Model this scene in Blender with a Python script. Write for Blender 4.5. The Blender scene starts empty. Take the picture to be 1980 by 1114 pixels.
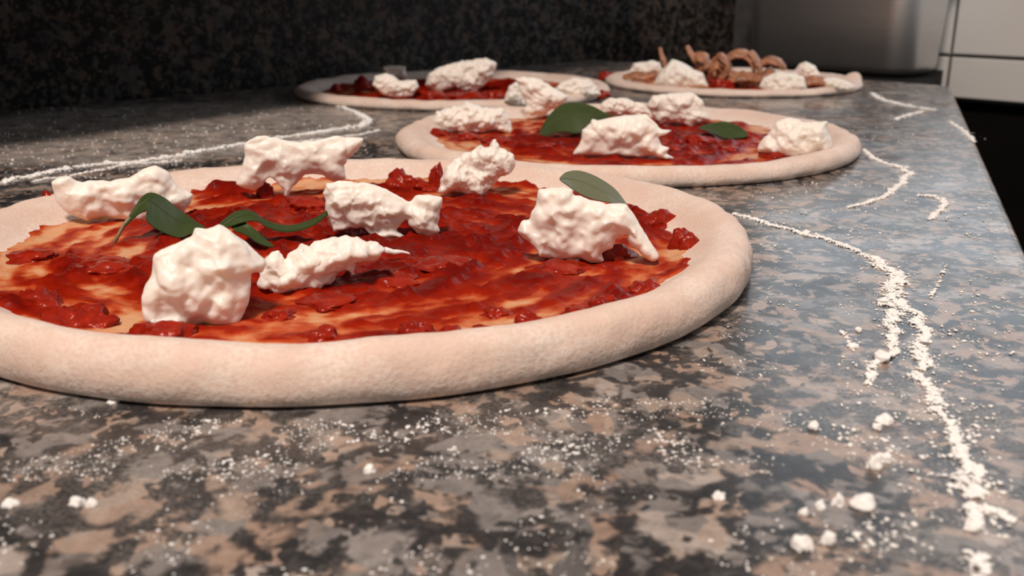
import bpy, math, random
import numpy as np
from mathutils import Vector, Matrix

random.seed(7); np.random.seed(7)
S = bpy.context.scene
C = S.collection

# ------------------------------------------------------------------ camera
F = 1850.0; PITCH = math.radians(17.52); H = 0.1043
cam_d = bpy.data.cameras.new('camera'); cam = bpy.data.objects.new('camera', cam_d); C.objects.link(cam)
cam.location = (0, 0, H); cam.rotation_euler = (math.pi/2 - PITCH, 0, 0)
cam_d.sensor_width = 36; cam_d.lens = F/1980*36
cam_d.clip_start = .01; cam_d.clip_end = 50
cam_d.dof.use_dof = True; cam_d.dof.focus_distance = .36; cam_d.dof.aperture_fstop = 17
S.camera = cam

# ------------------------------------------------------------------ light
S.view_settings.view_transform = 'Standard'; S.view_settings.look = 'None'
S.view_settings.gamma = 1; S.view_settings.use_curve_mapping = False
S.view_settings.exposure = 0.0
w = bpy.data.worlds.new('room'); S.world = w; w.use_nodes = True
w.node_tree.nodes['Background'].inputs[0].default_value = (1.0, .90, .84, 1)
w.node_tree.nodes['Background'].inputs[1].default_value = .19

def area(name, loc, target, sx, sy, power, col):
    d = bpy.data.lights.new(name, 'AREA'); d.shape = 'RECTANGLE'; d.size = sx; d.size_y = sy
    d.energy = power; d.color = col
    o = bpy.data.objects.new(name, d); C.objects.link(o); o.location = loc
    o.rotation_euler = (Vector(target)-Vector(loc)).to_track_quat('-Z', 'Y').to_euler()
    return o
# warm kitchen lamp overhead, behind the camera
LAMP = np.array([-.30, -.60, 1.70])
area('kitchen_lamp', tuple(LAMP), (-.05, .5, 0), .26, .26, 42, (1.0, .83, .71))
# cool daylight from an unseen window, placed so the counter reflects a cool sheen
WIN = (.03, 1.60, .125, .90)     # unseen window added to the tiled wall: from, to along the wall, sill and head height
WINDOW_POWER = 5.4

# ------------------------------------------------------------------ pixels of the photo -> points in the place
cp, sp = math.cos(PITCH), math.sin(PITCH)
CAM = np.array([0, 0, H])
def ray(px, py):
    x = (px-990)/F; y = -(py-557)/F
    return np.array([x, cp + y*sp, -sp + y*cp])
def G(px, py, z=0.0):
    r = ray(px, py); t = (z-H)/r[2]
    return CAM + r*t
def onplane(px, py, p, n):
    r = ray(px, py); t = np.dot(np.asarray(p)-CAM, n)/np.dot(r, n)
    return CAM + r*t

# ------------------------------------------------------------------ noise
_rng = np.random.RandomState(3)
_perm = _rng.permutation(256); _perm = np.concatenate([_perm, _perm, _perm])
_grad = _rng.normal(size=(256, 3)); _grad /= np.linalg.norm(_grad, axis=1)[:, None]
def noise(P):
    P = np.asarray(P, float); i = np.floor(P).astype(int); f = P-i
    u = f*f*f*(f*(f*6-15)+10)
    i &= 255
    out = 0
    for dx in (0, 1):
        for dy in (0, 1):
            for dz in (0, 1):
                h = _perm[_perm[_perm[(i[:, 0]+dx) & 255]+((i[:, 1]+dy) & 255)]+((i[:, 2]+dz) & 255)]
                g = _grad[h]
                d = (g*(f-np.array([dx, dy, dz]))).sum(1)
                wgt = (u[:, 0] if dx else 1-u[:, 0])*(u[:, 1] if dy else 1-u[:, 1])*(u[:, 2] if dz else 1-u[:, 2])
                out = out + d*wgt
    return out*1.6
def fbm(P, oct=3, gain=.5):
    a, s, o = 1, 1, 0
    for k in range(oct):
        o = o + a*noise(P*s + 17.3*k); a *= gain; s *= 2.03
    return o

# ------------------------------------------------------------------ mesh and object helpers
def mesh(name, V, Fc, smooth=True):
    m = bpy.data.meshes.new(name); m.from_pydata([tuple(v) for v in V], [], [tuple(f) for f in Fc])
    if smooth: m.polygons.foreach_set('use_smooth', [True]*len(m.polygons))
    m.update(); return m
def obj(name, V, Fc, mat, parent=None, smooth=True, label=None, cat=None, group=None, kind=None, origin=None):
    V = np.asarray(V, float)
    if origin is not None: V = V-np.asarray(origin)
    m = V if isinstance(V, bpy.types.Mesh) else mesh(name, V, Fc, smooth)
    o = bpy.data.objects.new(name, m); C.objects.link(o)
    if origin is not None: o.location = origin
    if mat: m.materials.append(mat)
    if parent:
        o.parent = parent
        if origin is not None: o.location = np.asarray(origin)-np.array(parent_world(parent))
        else:
            o.location = -np.array(parent_world(parent))
    tag(o, label, cat, group, kind); return o
def parent_world(p):
    v = Vector((0, 0, 0))
    while p: v += p.location; p = p.parent
    return v
def tag(o, label=None, cat=None, group=None, kind=None):
    for k, v in (('label', label), ('category', cat), ('group', group), ('kind', kind)):
        if v: o[k] = v
def empty(name, loc, label, cat, group=None):
    o = bpy.data.objects.new(name, None); C.objects.link(o); o.location = loc; o.empty_display_size = .02
    tag(o, label, cat, group); return o
def grid_faces(n, m, closed=False):
    Fc = []
    for i in range(n-1):
        for j in range(m if closed else m-1):
            k = (j+1) % m
            Fc.append((i*m+j, i*m+k, (i+1)*m+k, (i+1)*m+j))
    return Fc
def prism(poly, z0, z1):
    n = len(poly)
    V = [(x, y, z0) for x, y in poly]+[(x, y, z1) for x, y in poly]
    Fc = [tuple(range(n-1, -1, -1)), tuple(range(n, 2*n))]
    Fc += [(i, (i+1) % n, n+(i+1) % n, n+i) for i in range(n)]
    return V, Fc
def bevel(o, wd, seg=3):
    b = o.modifiers.new('bevel', 'BEVEL'); b.width = wd; b.segments = seg; b.limit_method = 'ANGLE'

# ------------------------------------------------------------------ materials
def mat(name):
    m = bpy.data.materials.new(name); m.use_nodes = True
    nt = m.node_tree; b = nt.nodes['Principled BSDF']
    return m, nt, b
class NT:
    def __init__(s, nt): s.nt = nt
    def n(s, t, **kw):
        x = s.nt.nodes.new(t)
        for k, v in kw.items():
            if k in x.inputs.keys() if isinstance(k, str) else False: x.inputs[k].default_value = v
            else: setattr(x, k, v)
        return x
    def l(s, a, b): s.nt.links.new(a, b)
    def coord(s, scale=(1, 1, 1), rot=(0, 0, 0)):
        t = s.n('ShaderNodeTexCoord'); mp = s.n('ShaderNodeMapping'); mp.inputs['Scale'].default_value = scale
        mp.inputs['Rotation'].default_value = rot
        s.l(t.outputs['Object'], mp.inputs['Vector']); return mp.outputs[0]
    def noise(s, vec, scale, detail=4, rough=.5, dist=0):
        x = s.n('ShaderNodeTexNoise'); x.inputs['Scale'].default_value = scale; x.inputs['Detail'].default_value = detail
        x.inputs['Roughness'].default_value = rough; x.inputs['Distortion'].default_value = dist
        if vec: s.l(vec, x.inputs['Vector'])
        return x
    def ramp(s, fac, stops, interp='LINEAR'):
        r = s.n('ShaderNodeValToRGB'); r.color_ramp.interpolation = interp
        e = r.color_ramp.elements
        while len(e) < len(stops): e.new(.5)
        for el, (p, c) in zip(e, stops):
            el.position = p; el.color = (*c, 1) if not isinstance(c, (int, float)) else (c, c, c, 1)
        s.l(fac, r.inputs[0]); return r.outputs[0]
    def mix(s, fac, a, b, mode='MIX'):
        x = s.n('ShaderNodeMix'); x.data_type = 'RGBA'; x.blend_type = mode
        for sock, v in ((x.inputs[0], fac), (x.inputs[6], a), (x.inputs[7], b)):
            if isinstance(v, bpy.types.NodeSocket): s.l(v, sock)
            elif isinstance(v, (int, float)): sock.default_value = v if sock == x.inputs[0] else (v, v, v, 1)
            else: sock.default_value = (*v, 1)
        return x.outputs[2]
    def bump(s, h, strength, dist, bsdf):
        b = s.n('ShaderNodeBump'); b.inputs['Strength'].default_value = strength; b.inputs['Distance'].default_value = dist
        s.l(h, b.inputs['Height']); s.l(b.outputs[0], bsdf.inputs['Normal'])

def granite(name, dark=1.0, rough=.16, dust=True):
    m, nt, b = mat(name); N = NT(nt)
    v = N.coord()
    warp = N.noise(v, 60, 3, .6)
    add = N.n('ShaderNodeVectorMath', operation='MULTIPLY_ADD'); N.l(warp.outputs['Color'], add.inputs[0])
    add.inputs[1].default_value = (.008, .008, .008); N.l(v, add.inputs[2])
    vw = add.outputs[0]
    def vor(scale):
        x = N.n('ShaderNodeTexVoronoi'); x.inputs['Scale'].default_value = scale; N.l(vw, x.inputs['Vector'])
        sep = N.n('ShaderNodeSeparateColor'); N.l(x.outputs['Color'], sep.inputs[0]); return x, sep
    # feldspar and quartz: beige, pinkish, grey and pale grains
    big, bs = vor(68); mid, ms = vor(140)
    n3 = N.noise(v, 56, 3, .55)
    base = N.ramp(bs.outputs[0], [(0, (.37, .262, .205)), (.30, (.40, .295, .235)), (.42, (.33, .235, .185)), (.56, (.24, .222, .215)), (.72, (.30, .275, .265)), (.84, (.44, .385, .35)), (.92, (.13, .122, .12))], 'CONSTANT')
    base = N.mix(N.ramp(ms.outputs[0], [(0, 0), (.64, 0), (.65, .8)], 'CONSTANT'), base, (.205, .192, .188))
    base = N.mix(N.ramp(ms.outputs[1], [(0, 0), (.80, 0), (.81, .75)], 'CONSTANT'), base, (.42, .33, .27))
    mo = N.noise(v, 240, 5, .65)
    base = N.mix(.7, base, N.ramp(mo.outputs[0], [(.3, .5), (.7, 1.0)]), 'MULTIPLY')
    # biotite: black slivers between the grains, flecks gathered in drifts
    def edge(scale, w_):
        x = N.n('ShaderNodeTexVoronoi'); x.feature = 'DISTANCE_TO_EDGE'; x.inputs['Scale'].default_value = scale; N.l(vw, x.inputs['Vector'])
        return N.ramp(x.outputs[0], [(w_*.5, 1), (w_, 0)])
    nz = N.noise(v, 95, 3, .5)
    e1 = N.mix(1.0, edge(68, .13), N.ramp(nz.outputs[0], [(.48, 0), (.53, .95)]), 'MULTIPLY')
    base = N.mix(e1, base, (.02, .019, .021))
    sm, ss = vor(210); tiny, ts = vor(430)
    drift = N.ramp(n3.outputs[0], [(.47, 0), (.54, 1)])
    d1 = N.mix(1.0, N.ramp(ss.outputs[1], [(.0, .95), (.50, .95), (.51, 0)], 'CONSTANT'), drift, 'MULTIPLY')
    base = N.mix(d1, base, (.026, .025, .027))
    d2 = N.mix(1.0, N.ramp(ts.outputs[2], [(.0, .9), (.45, .9), (.46, 0)], 'CONSTANT'), N.ramp(n3.outputs[0], [(.44, .05), (.54, 1)]), 'MULTIPLY')
    base = N.mix(d2, base, (.018, .018, .02))
    bl = N.noise(vw, 120, 3, .55)
    base = N.mix(N.ramp(bl.outputs[0], [(.60, 0), (.63, .95)]), base, (.018, .018, .02))
    if dark != 1: base = N.mix(1.0, base, (dark, dark, dark), 'MULTIPLY')
    r = rough
    if dust:   # thin film of flour wiped over the stone
        dn = N.noise(v, 14, 5, .65, .4); dn2 = N.noise(v, 900, 2, .5)
        f = N.mix(1.0, N.ramp(dn.outputs[0], [(.48, .02), (.72, .42)]), N.ramp(dn2.outputs[0], [(.35, .1), (.65, 1)]), 'MULTIPLY')
        # floury disc where a stretched pizza lay on the left
        dv = N.n('ShaderNodeVectorMath', operation='DISTANCE'); N.l(v, dv.inputs[0]); dv.inputs[1].default_value = (-.275, .745, 0)
        disc = N.ramp(dv.outputs['Value'], [(.150, .62), (.178, 0)])
        st = N.noise(v, 70, 4, .6)
        f2 = N.mix(1.0, disc, N.ramp(st.outputs[0], [(.35, .25), (.6, 1)]), 'MULTIPLY')
        base = N.mix(f2, base, (.60, .54, .49))
        base = N.mix(f, base, (.62, .57, .53))
        rn = N.noise(v, 22, 4, .6)
        N.l(N.ramp(rn.outputs[0], [(.3, rough*.8), (.75, rough*2.3)]), b.inputs['Roughness'])
    else: b.inputs['Roughness'].default_value = r
    N.l(base, b.inputs['Base Color'])
    b.inputs['Specular IOR Level'].default_value = .36
    N.bump(mo.outputs[0], .05, .001, b)
    return m

def dough_mat():
    m, nt, b = mat('raw_dough'); N = NT(nt); v = N.coord()
    a = N.noise(v, 45, 5, .6); c = N.noise(v, 700, 3, .6)
    col = N.mix(a.outputs[0], (.68, .485, .395), (.74, .59, .51))
    # flour clinging low on the rim and in patches
    sep = N.n('ShaderNodeSeparateXYZ'); N.l(v, sep.inputs[0])
    low = N.n('ShaderNodeMapRange'); N.l(sep.outputs[2], low.inputs[0])
    low.inputs[1].default_value = .0095; low.inputs[2].default_value = .002; low.inputs[3].default_value = 0; low.inputs[4].default_value = .95
    fl = N.ramp(c.outputs[0], [(.38, .1), (.58, 1)])
    pt = N.ramp(a.outputs[0], [(.45, .15), (.65, .6)])
    k = N.n('ShaderNodeMath', operation='MAXIMUM'); N.l(low.outputs[0], k.inputs[0]); N.l(pt, k.inputs[1])
    k2 = N.n('ShaderNodeMath', operation='MULTIPLY'); N.l(k.outputs[0], k2.inputs[0]); N.l(fl, k2.inputs[1])
    col = N.mix(k2.outputs[0], col, (.86, .80, .74))
    N.l(col, b.inputs['Base Color'])
    b.inputs['Roughness'].default_value = .82
    h = N.mix(.4, a.outputs[0], c.outputs[0]); N.bump(h, .55, .0015, b)
    return m

def cheese_mat():
    m, nt, b = mat('fresh_mozzarella'); N = NT(nt); v = N.coord()
    a = N.noise(v, 160, 5, .65, .3); c = N.noise(v, 55, 3, .5)
    col = N.mix(c.outputs[0], (.91, .87, .815), (.89, .845, .78))
    N.l(col, b.inputs['Base Color'])
    b.inputs['Roughness'].default_value = .42
    b.inputs['Subsurface Weight'].default_value = .6; b.inputs['Subsurface Radius'].default_value = (.004, .003, .0022); b.inputs['Subsurface Scale'].default_value = 1
    N.bump(a.outputs[0], .35, .001, b)
    return m

def sauce_mat():
    m, nt, b = mat('tomato_sauce'); N = NT(nt); v = N.coord()
    at = N.n('ShaderNodeAttribute'); at.attribute_name = 'thickness'
    a = N.noise(v, 120, 4, .6, .5)
    t = N.n('ShaderNodeMath', operation='MULTIPLY_ADD'); N.l(a.outputs[0], t.inputs[0]); t.inputs[1].default_value = .5; t.inputs[2].default_value = -.25
    s = N.n('ShaderNodeMath', operation='ADD'); N.l(at.outputs['Fac'], s.inputs[0]); N.l(t.outputs[0], s.inputs[1])
    col = N.ramp(s.outputs[0], [(0.0, (.66, .36, .20)), (.16, (.60, .22, .095)), (.30, (.47, .075, .022)), (.46, (.30, .014, .002)), (.80, (.185, .005, .001)), (1.0, (.14, .004, .001))])
    N.l(col, b.inputs['Base Color'])
    b.inputs['Roughness'].default_value = .34; b.inputs['IOR'].default_value = 1.2
    b.inputs['Specular IOR Level'].default_value = .4
    hh = N.noise(v, 330, 3, .55); N.bump(hh.outputs[0], .35, .0012, b)
    return m

def lump_mat():
    m, nt, b = mat('crushed_tomato'); N = NT(nt); v = N.coord()
    a = N.noise(v, 140, 4, .6)
    N.l(N.ramp(a.outputs[0], [(.3, (.20, .007, .003)), (.7, (.36, .022, .006))]), b.inputs['Base Color'])
    b.inputs['Roughness'].default_value = .24; b.inputs['Specular IOR Level'].default_value = .22
    N.bump(N.noise(v, 420, 3, .6).outputs[0], .4, .001, b)
    return m

def simple(name, col, rough=.5, metal=0, var=.0, scale=80, bump=0, spec=None):
    m, nt, b = mat(name); N = NT(nt); v = N.coord()
    a = N.noise(v, scale, 4, .55)
    lo = tuple(c*(1-var) for c in col); hi = tuple(min(1, c*(1+var)) for c in col)
    N.l(N.ramp(a.outputs[0], [(.3, lo), (.7, hi)]), b.inputs['Base Color'])
    b.inputs['Roughness'].default_value = rough; b.inputs['Metallic'].default_value = metal
    if spec is not None: b.inputs['Specular IOR Level'].default_value = spec
    if bump: N.bump(a.outputs[0], bump, .001, b)
    return m

def leaf_mat(name, c1, c2):
    m, nt, b = mat(name); N = NT(nt); v = N.coord()
    a = N.noise(v, 130, 3, .5)
    N.l(N.mix(a.outputs[0], c1, c2), b.inputs['Base Color'])
    b.inputs['Roughness'].default_value = .45; b.inputs['Specular IOR Level'].default_value = .3
    N.bump(N.noise(v, 260, 2, .5).outputs[0], .2, .0006, b)
    return m

def steel_mat():
    m, nt, b = mat('brushed_steel'); N = NT(nt); v = N.coord((1, 1, 60))
    a = N.noise(v, 12, 3, .6)
    N.l(N.ramp(a.outputs[0], [(.3, .66), (.7, .76)]), b.inputs['Base Color'])
    b.inputs['Metallic'].default_value = 1; b.inputs['Roughness'].default_value = .42
    return m

M_granite = granite('speckled_granite')
M_wall = granite('dark_granite', .30, .45, False)
M_wall.node_tree.nodes['Principled BSDF'].inputs['Specular IOR Level'].default_value = .15
M_dough = dough_mat(); M_cheese = cheese_mat(); M_sauce = sauce_mat(); M_lump = lump_mat()
M_flour = simple('flour', (.90, .90, .89), .95, var=.03, scale=900)
M_leaf = leaf_mat('basil_green', (.030, .050, .012), (.048, .074, .020))
M_leafg = leaf_mat('basil_underside', (.125, .14, .08), (.15, .165, .10))
M_stem = simple('basil_stem', (.28, .22, .13), .5, var=.2)
M_tile = simple('white_glazed_tile', (.72, .72, .71), .25, var=.03, scale=9)
M_grout = simple('dark_grout', (.06, .06, .062), .9, var=.2)
M_black = simple('dark_laminate', (.005, .0045, .0045), .7, var=.2, scale=20, spec=.1)
M_floor = simple('dark_floor_tile', (.008, .007, .007), .6, var=.3, scale=14, spec=.15)
M_steel = steel_mat()
M_ham = simple('browned_meat', (.36, .16, .085), .4, var=.5, scale=150, bump=.4)

# ------------------------------------------------------------------ the setting
wd = np.array([.739, .674, 0]); wn = np.array([-.674, .739, 0])       # along the granite wall / out of its back
td = np.array([.674, -.739, 0])                                       # along the tiled wall
W0 = np.array([-.475, .918, 0])
corner = G(1838, 166); near_r = G(1980, 470)
edge_dir = (near_r-corner)/np.linalg.norm(near_r-corner)
ledge_z = -.012
A = G(1748, 153, ledge_z)                                             # near bottom corner of the steel container
T0 = A + wd*.185                                                       # a point of the tiled wall
# corner of the granite wall with the tiled wall
M2 = np.array([[wd[0], -td[0]], [wd[1], -td[1]]]); s_, _ = np.linalg.solve(M2, (T0-W0)[:2])
K = W0 + wd*s_

# countertop with a rounded far corner
far_l = corner - td*.62
s2 = np.dot(far_l-W0, wd); far_l = far_l + wn*(-np.dot(far_l-W0, wn))
near_end = corner + edge_dir*1.35
wall_near = W0 - wd*1.2
pts = []
rc = .022; d1 = edge_dir[:2]; d2 = (far_l-corner)[:2]/np.linalg.norm((far_l-corner)[:2])
p1 = corner[:2]+d1*rc; p2 = corner[:2]+d2*rc
for t in np.linspace(0, 1, 7):
    pts.append((1-t)**2*p1+2*t*(1-t)*corner[:2]+t*t*p2)
pts += [far_l[:2], wall_near[:2]+np.array([0, -.25]), np.array([near_end[0], near_end[1]])]
poly = [tuple(p) for p in pts]
area2 = sum(poly[i][0]*poly[(i+1) % len(poly)][1]-poly[(i+1) % len(poly)][0]*poly[i][1] for i in range(len(poly)))
if area2 < 0: poly = poly[::-1]
V, Fc = prism(poly, -.03, 0)
top = obj('granite_countertop', V, Fc, M_granite, smooth=False, label='speckled grey and beige granite countertop dusted with flour', cat='countertop')
bevel(top, .004, 3)
cen = np.mean(np.array(poly), 0)
base_poly = [tuple(np.array(p)+(cen-np.array(p))/np.linalg.norm(cen-np.array(p))*.10) for p in poly]
V, Fc = prism(base_poly, -.9, -.03)
obj('counter_cabinet', V, Fc, M_black, smooth=False, label='black cabinet body beneath the granite countertop', cat='cabinet')

def slab(a, b, n, th, z0, z1):
    """upright slab with its face on the line a-b, thickness along n"""
    a, b, n = (np.asarray(q)[:2] for q in (a, b, n))
    return prism([tuple(a), tuple(b), tuple(b+n*th), tuple(a+n*th)], z0, z1)
V, Fc = slab(W0-wd*1.6, K+wd*.0, wn, .03, -.9, .34)
obj('wall_left', V, Fc, M_wall, smooth=False, kind='structure', label='dark granite upstand behind the counter')
# unseen slab added above the back strip, outline shaped to throw it into shade
zh = .20
def shade_slab_pt(p): p = np.array([p[0], p[1], 0.]); q = p+(LAMP-p)*(zh/LAMP[2]); return (q[0], q[1])
e1 = np.array([-.34, .65]); e2 = np.array([-.01, 1.15]); e0 = e1-(e2-e1)*1.3; e3 = e2+(e2-e1)*.62
V, Fc = prism([shade_slab_pt(e0), shade_slab_pt(e3), tuple((W0+wd*.86+wn*.0)[:2]), tuple((W0-wd*1.6)[:2])], zh, zh+.05)
obj('shade_slab', V, Fc, M_wall, smooth=False, kind='structure', label='unseen granite slab added over the back of the counter for shade')
V, Fc = prism([(-4, -3), (4, -3), (4, 4), (-4, 4)], -.95, -.9)
obj('floor', V, Fc, M_floor, smooth=False, kind='structure', label='dark kitchen floor')

# tiled wall
tn = wd
g_v = onplane(1841, 107, T0, tn); zb = onplane(1860, 189, T0, tn)[2]; zg = g_v[2]
w0, w1, wz0, wz1 = WIN
def wall_piece(a, b, z0, z1): return slab(K+td*a, K+td*b, tn, .06, z0, z1)
V, Fc = [], []
for a_, b_, z0, z1 in ((-.06, 2.2, zb-.004, wz0), (-.06, 2.2, wz1, 1.3), (-.06, w0, wz0, wz1), (w1, 2.2, wz0, wz1)):
    v, f = wall_piece(a_, b_, z0, z1); Fc += [tuple(i+len(V) for i in q) for q in f]; V += v
wb = obj('wall_back', V, Fc, M_grout, smooth=False, kind='structure', label='white tiled wall with dark joints')
win = bpy.data.objects.new('unseen_window_1', None); C.objects.link(win); win.location = tuple(K+td*(w0+w1)/2+np.array([0, 0, wz0])); tag(win, 'unseen daylight window added to the tiled wall', kind='structure')
for a_, b_, z0, z1 in ((w0, w1, wz0, wz0+.03), (w0, w1, wz1-.03, wz1), (w0, w0+.03, wz0+.03, wz1-.03), (w1-.03, w1, wz0+.03, wz1-.03), ((w0+w1)/2-.015, (w0+w1)/2+.015, wz0+.03, wz1-.03)):
    v, f = slab(K+td*a_+tn*.005, K+td*b_+tn*.005, tn, .045, z0, z1); obj('unseen_window_frame', v, f, M_tile, win, smooth=False)
wc = K+td*(w0+w1)/2+tn*.052+np.array([0, 0, (wz0+wz1)/2])
area('unseen_window_light', tuple(wc), tuple(wc-tn), w1-w0, wz1-wz0, WINDOW_POWER, (.78, .90, 1.0))
obj('wall_base', *slab(K-tn*-.02, K+td*2.2+tn*.02, tn, .04, -.9, zb-.004), M_black, smooth=False, kind='structure', label='black recess below the white tiles')
TW, TH, GAP = .20, .20, .0046
c0 = np.dot(g_v-K, td)
def tile_mesh(wdt, hgt):
    e = .0015; t = .006
    V = []
    for y, i in ((0, 0), (t-e, 0), (t, e)):
        V += [(i, -y, i), (wdt-i, -y, i), (wdt-i, -y, hgt-i), (i, -y, hgt-i)]
    Fc = [(8, 9, 10, 11)]
    for k in (0, 4): Fc += [(k+i, k+(i+1) % 4, k+4+(i+1) % 4, k+4+i) for i in range(4)]
    m = mesh('tile', V, Fc, False); m.materials.append(M_tile); return m
rows = [(zb, zg-GAP/2), (zg+GAP/2, wz0-GAP)]
z = wz1+GAP
while z < 1.25: rows.append((z, min(z+TH, 1.29))); z += TH+GAP
ang = math.atan2(td[1], td[0])
for (z0, z1) in rows:
    tm = tile_mesh(TW, z1-z0)
    for i in range(-4, 8):
        x0 = c0 + GAP/2 + i*(TW+GAP)
        if x0 < 0 or x0+TW > 2.2: continue
        if x0+TW > w0 and x0 < w1 and z1 > wz0 and z0 < wz1: continue
        o = bpy.data.objects.new('tile', tm); C.objects.link(o)
        p = K+td*x0; o.location = (p[0], p[1], z0); o.rotation_euler = (0, 0, ang); o.parent = wb

# ledge between the counter end and the tiled wall
a = far_l+wd*.002-wn*.004; bq = corner-td*.03+wd*.003; bt = onplane(1826, 120, T0-wd*.009, wd)
V, Fc = prism([tuple(a[:2]), tuple(bq[:2]), tuple(bt[:2]), tuple((a+wd*(np.dot(T0-a, wd)-.009))[:2])], -.06, ledge_z)
V = np.array(V)
obj('ledge', V, Fc, M_black, smooth=False, label='black ledge behind the far end of the counter', cat='ledge')

# ------------------------------------------------------------------ steel container
def rrect(cx, cy, hx, hy, r, n=8):
    out = []
    for sx, sy, a0 in ((1, 1, 0), (-1, 1, 90), (-1, -1, 180), (1, -1, 270)):
        for k in range(n+1):
            t = math.radians(a0+90*k/n)
            out.append((cx+sx*(hx-r)+r*math.cos(t), cy+sy*(hy-r)+r*math.sin(t)))
    return out
pl = onplane(1434, 120, A, wd); LX = abs(np.dot(pl-A, td)); LY = .115
root = empty('steel_container', tuple(A - td*LX/2 + wd*LY/2), 'tall brushed steel food container standing by the white tiles', 'container')
root.rotation_euler = (0, 0, ang)
ctr = np.array(root.location)
def loft(loops):
    n = len(loops[0]); V = [p for L in loops for p in L]
    Fc = grid_faces(len(loops), n, True); return V, Fc, n
L = []
hx, hy = LX/2, LY/2
prof = [(-.020, .0), (-.010, .0015), (-.003, .006), (0, .013), (.004, .10), (.006, .175), (.006, .180), (.004, .180), (.002, .10), (-.002, .014), (-.012, .004)]
for off, z in prof: L.append([(x, y, z) for x, y in rrect(0, 0, hx+off, hy+off, .032+off*.5)])
V, Fc, n = loft(L); Fc.append(tuple(range(n-1, -1, -1))); Fc.append(tuple(range(len(V)-n, len(V))))
m = mesh('body', V, Fc); m.materials.append(M_steel); o = bpy.data.objects.new('body', m); C.objects.link(o); o.parent = root
L = []
for off, z in ((.006, .176), (.018, .176), (.020, .179), (.018, .182), (.005, .182), (.004, .178), (.006, .176)):
    L.append([(x, y, z) for x, y in rrect(0, 0, hx+off, hy+off, .036+off*.5)])
V, Fc, n = loft(L); m = mesh('rim', V, Fc); m.materials.append(M_steel); o = bpy.data.objects.new('rim', m); C.objects.link(o); o.parent = root

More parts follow.
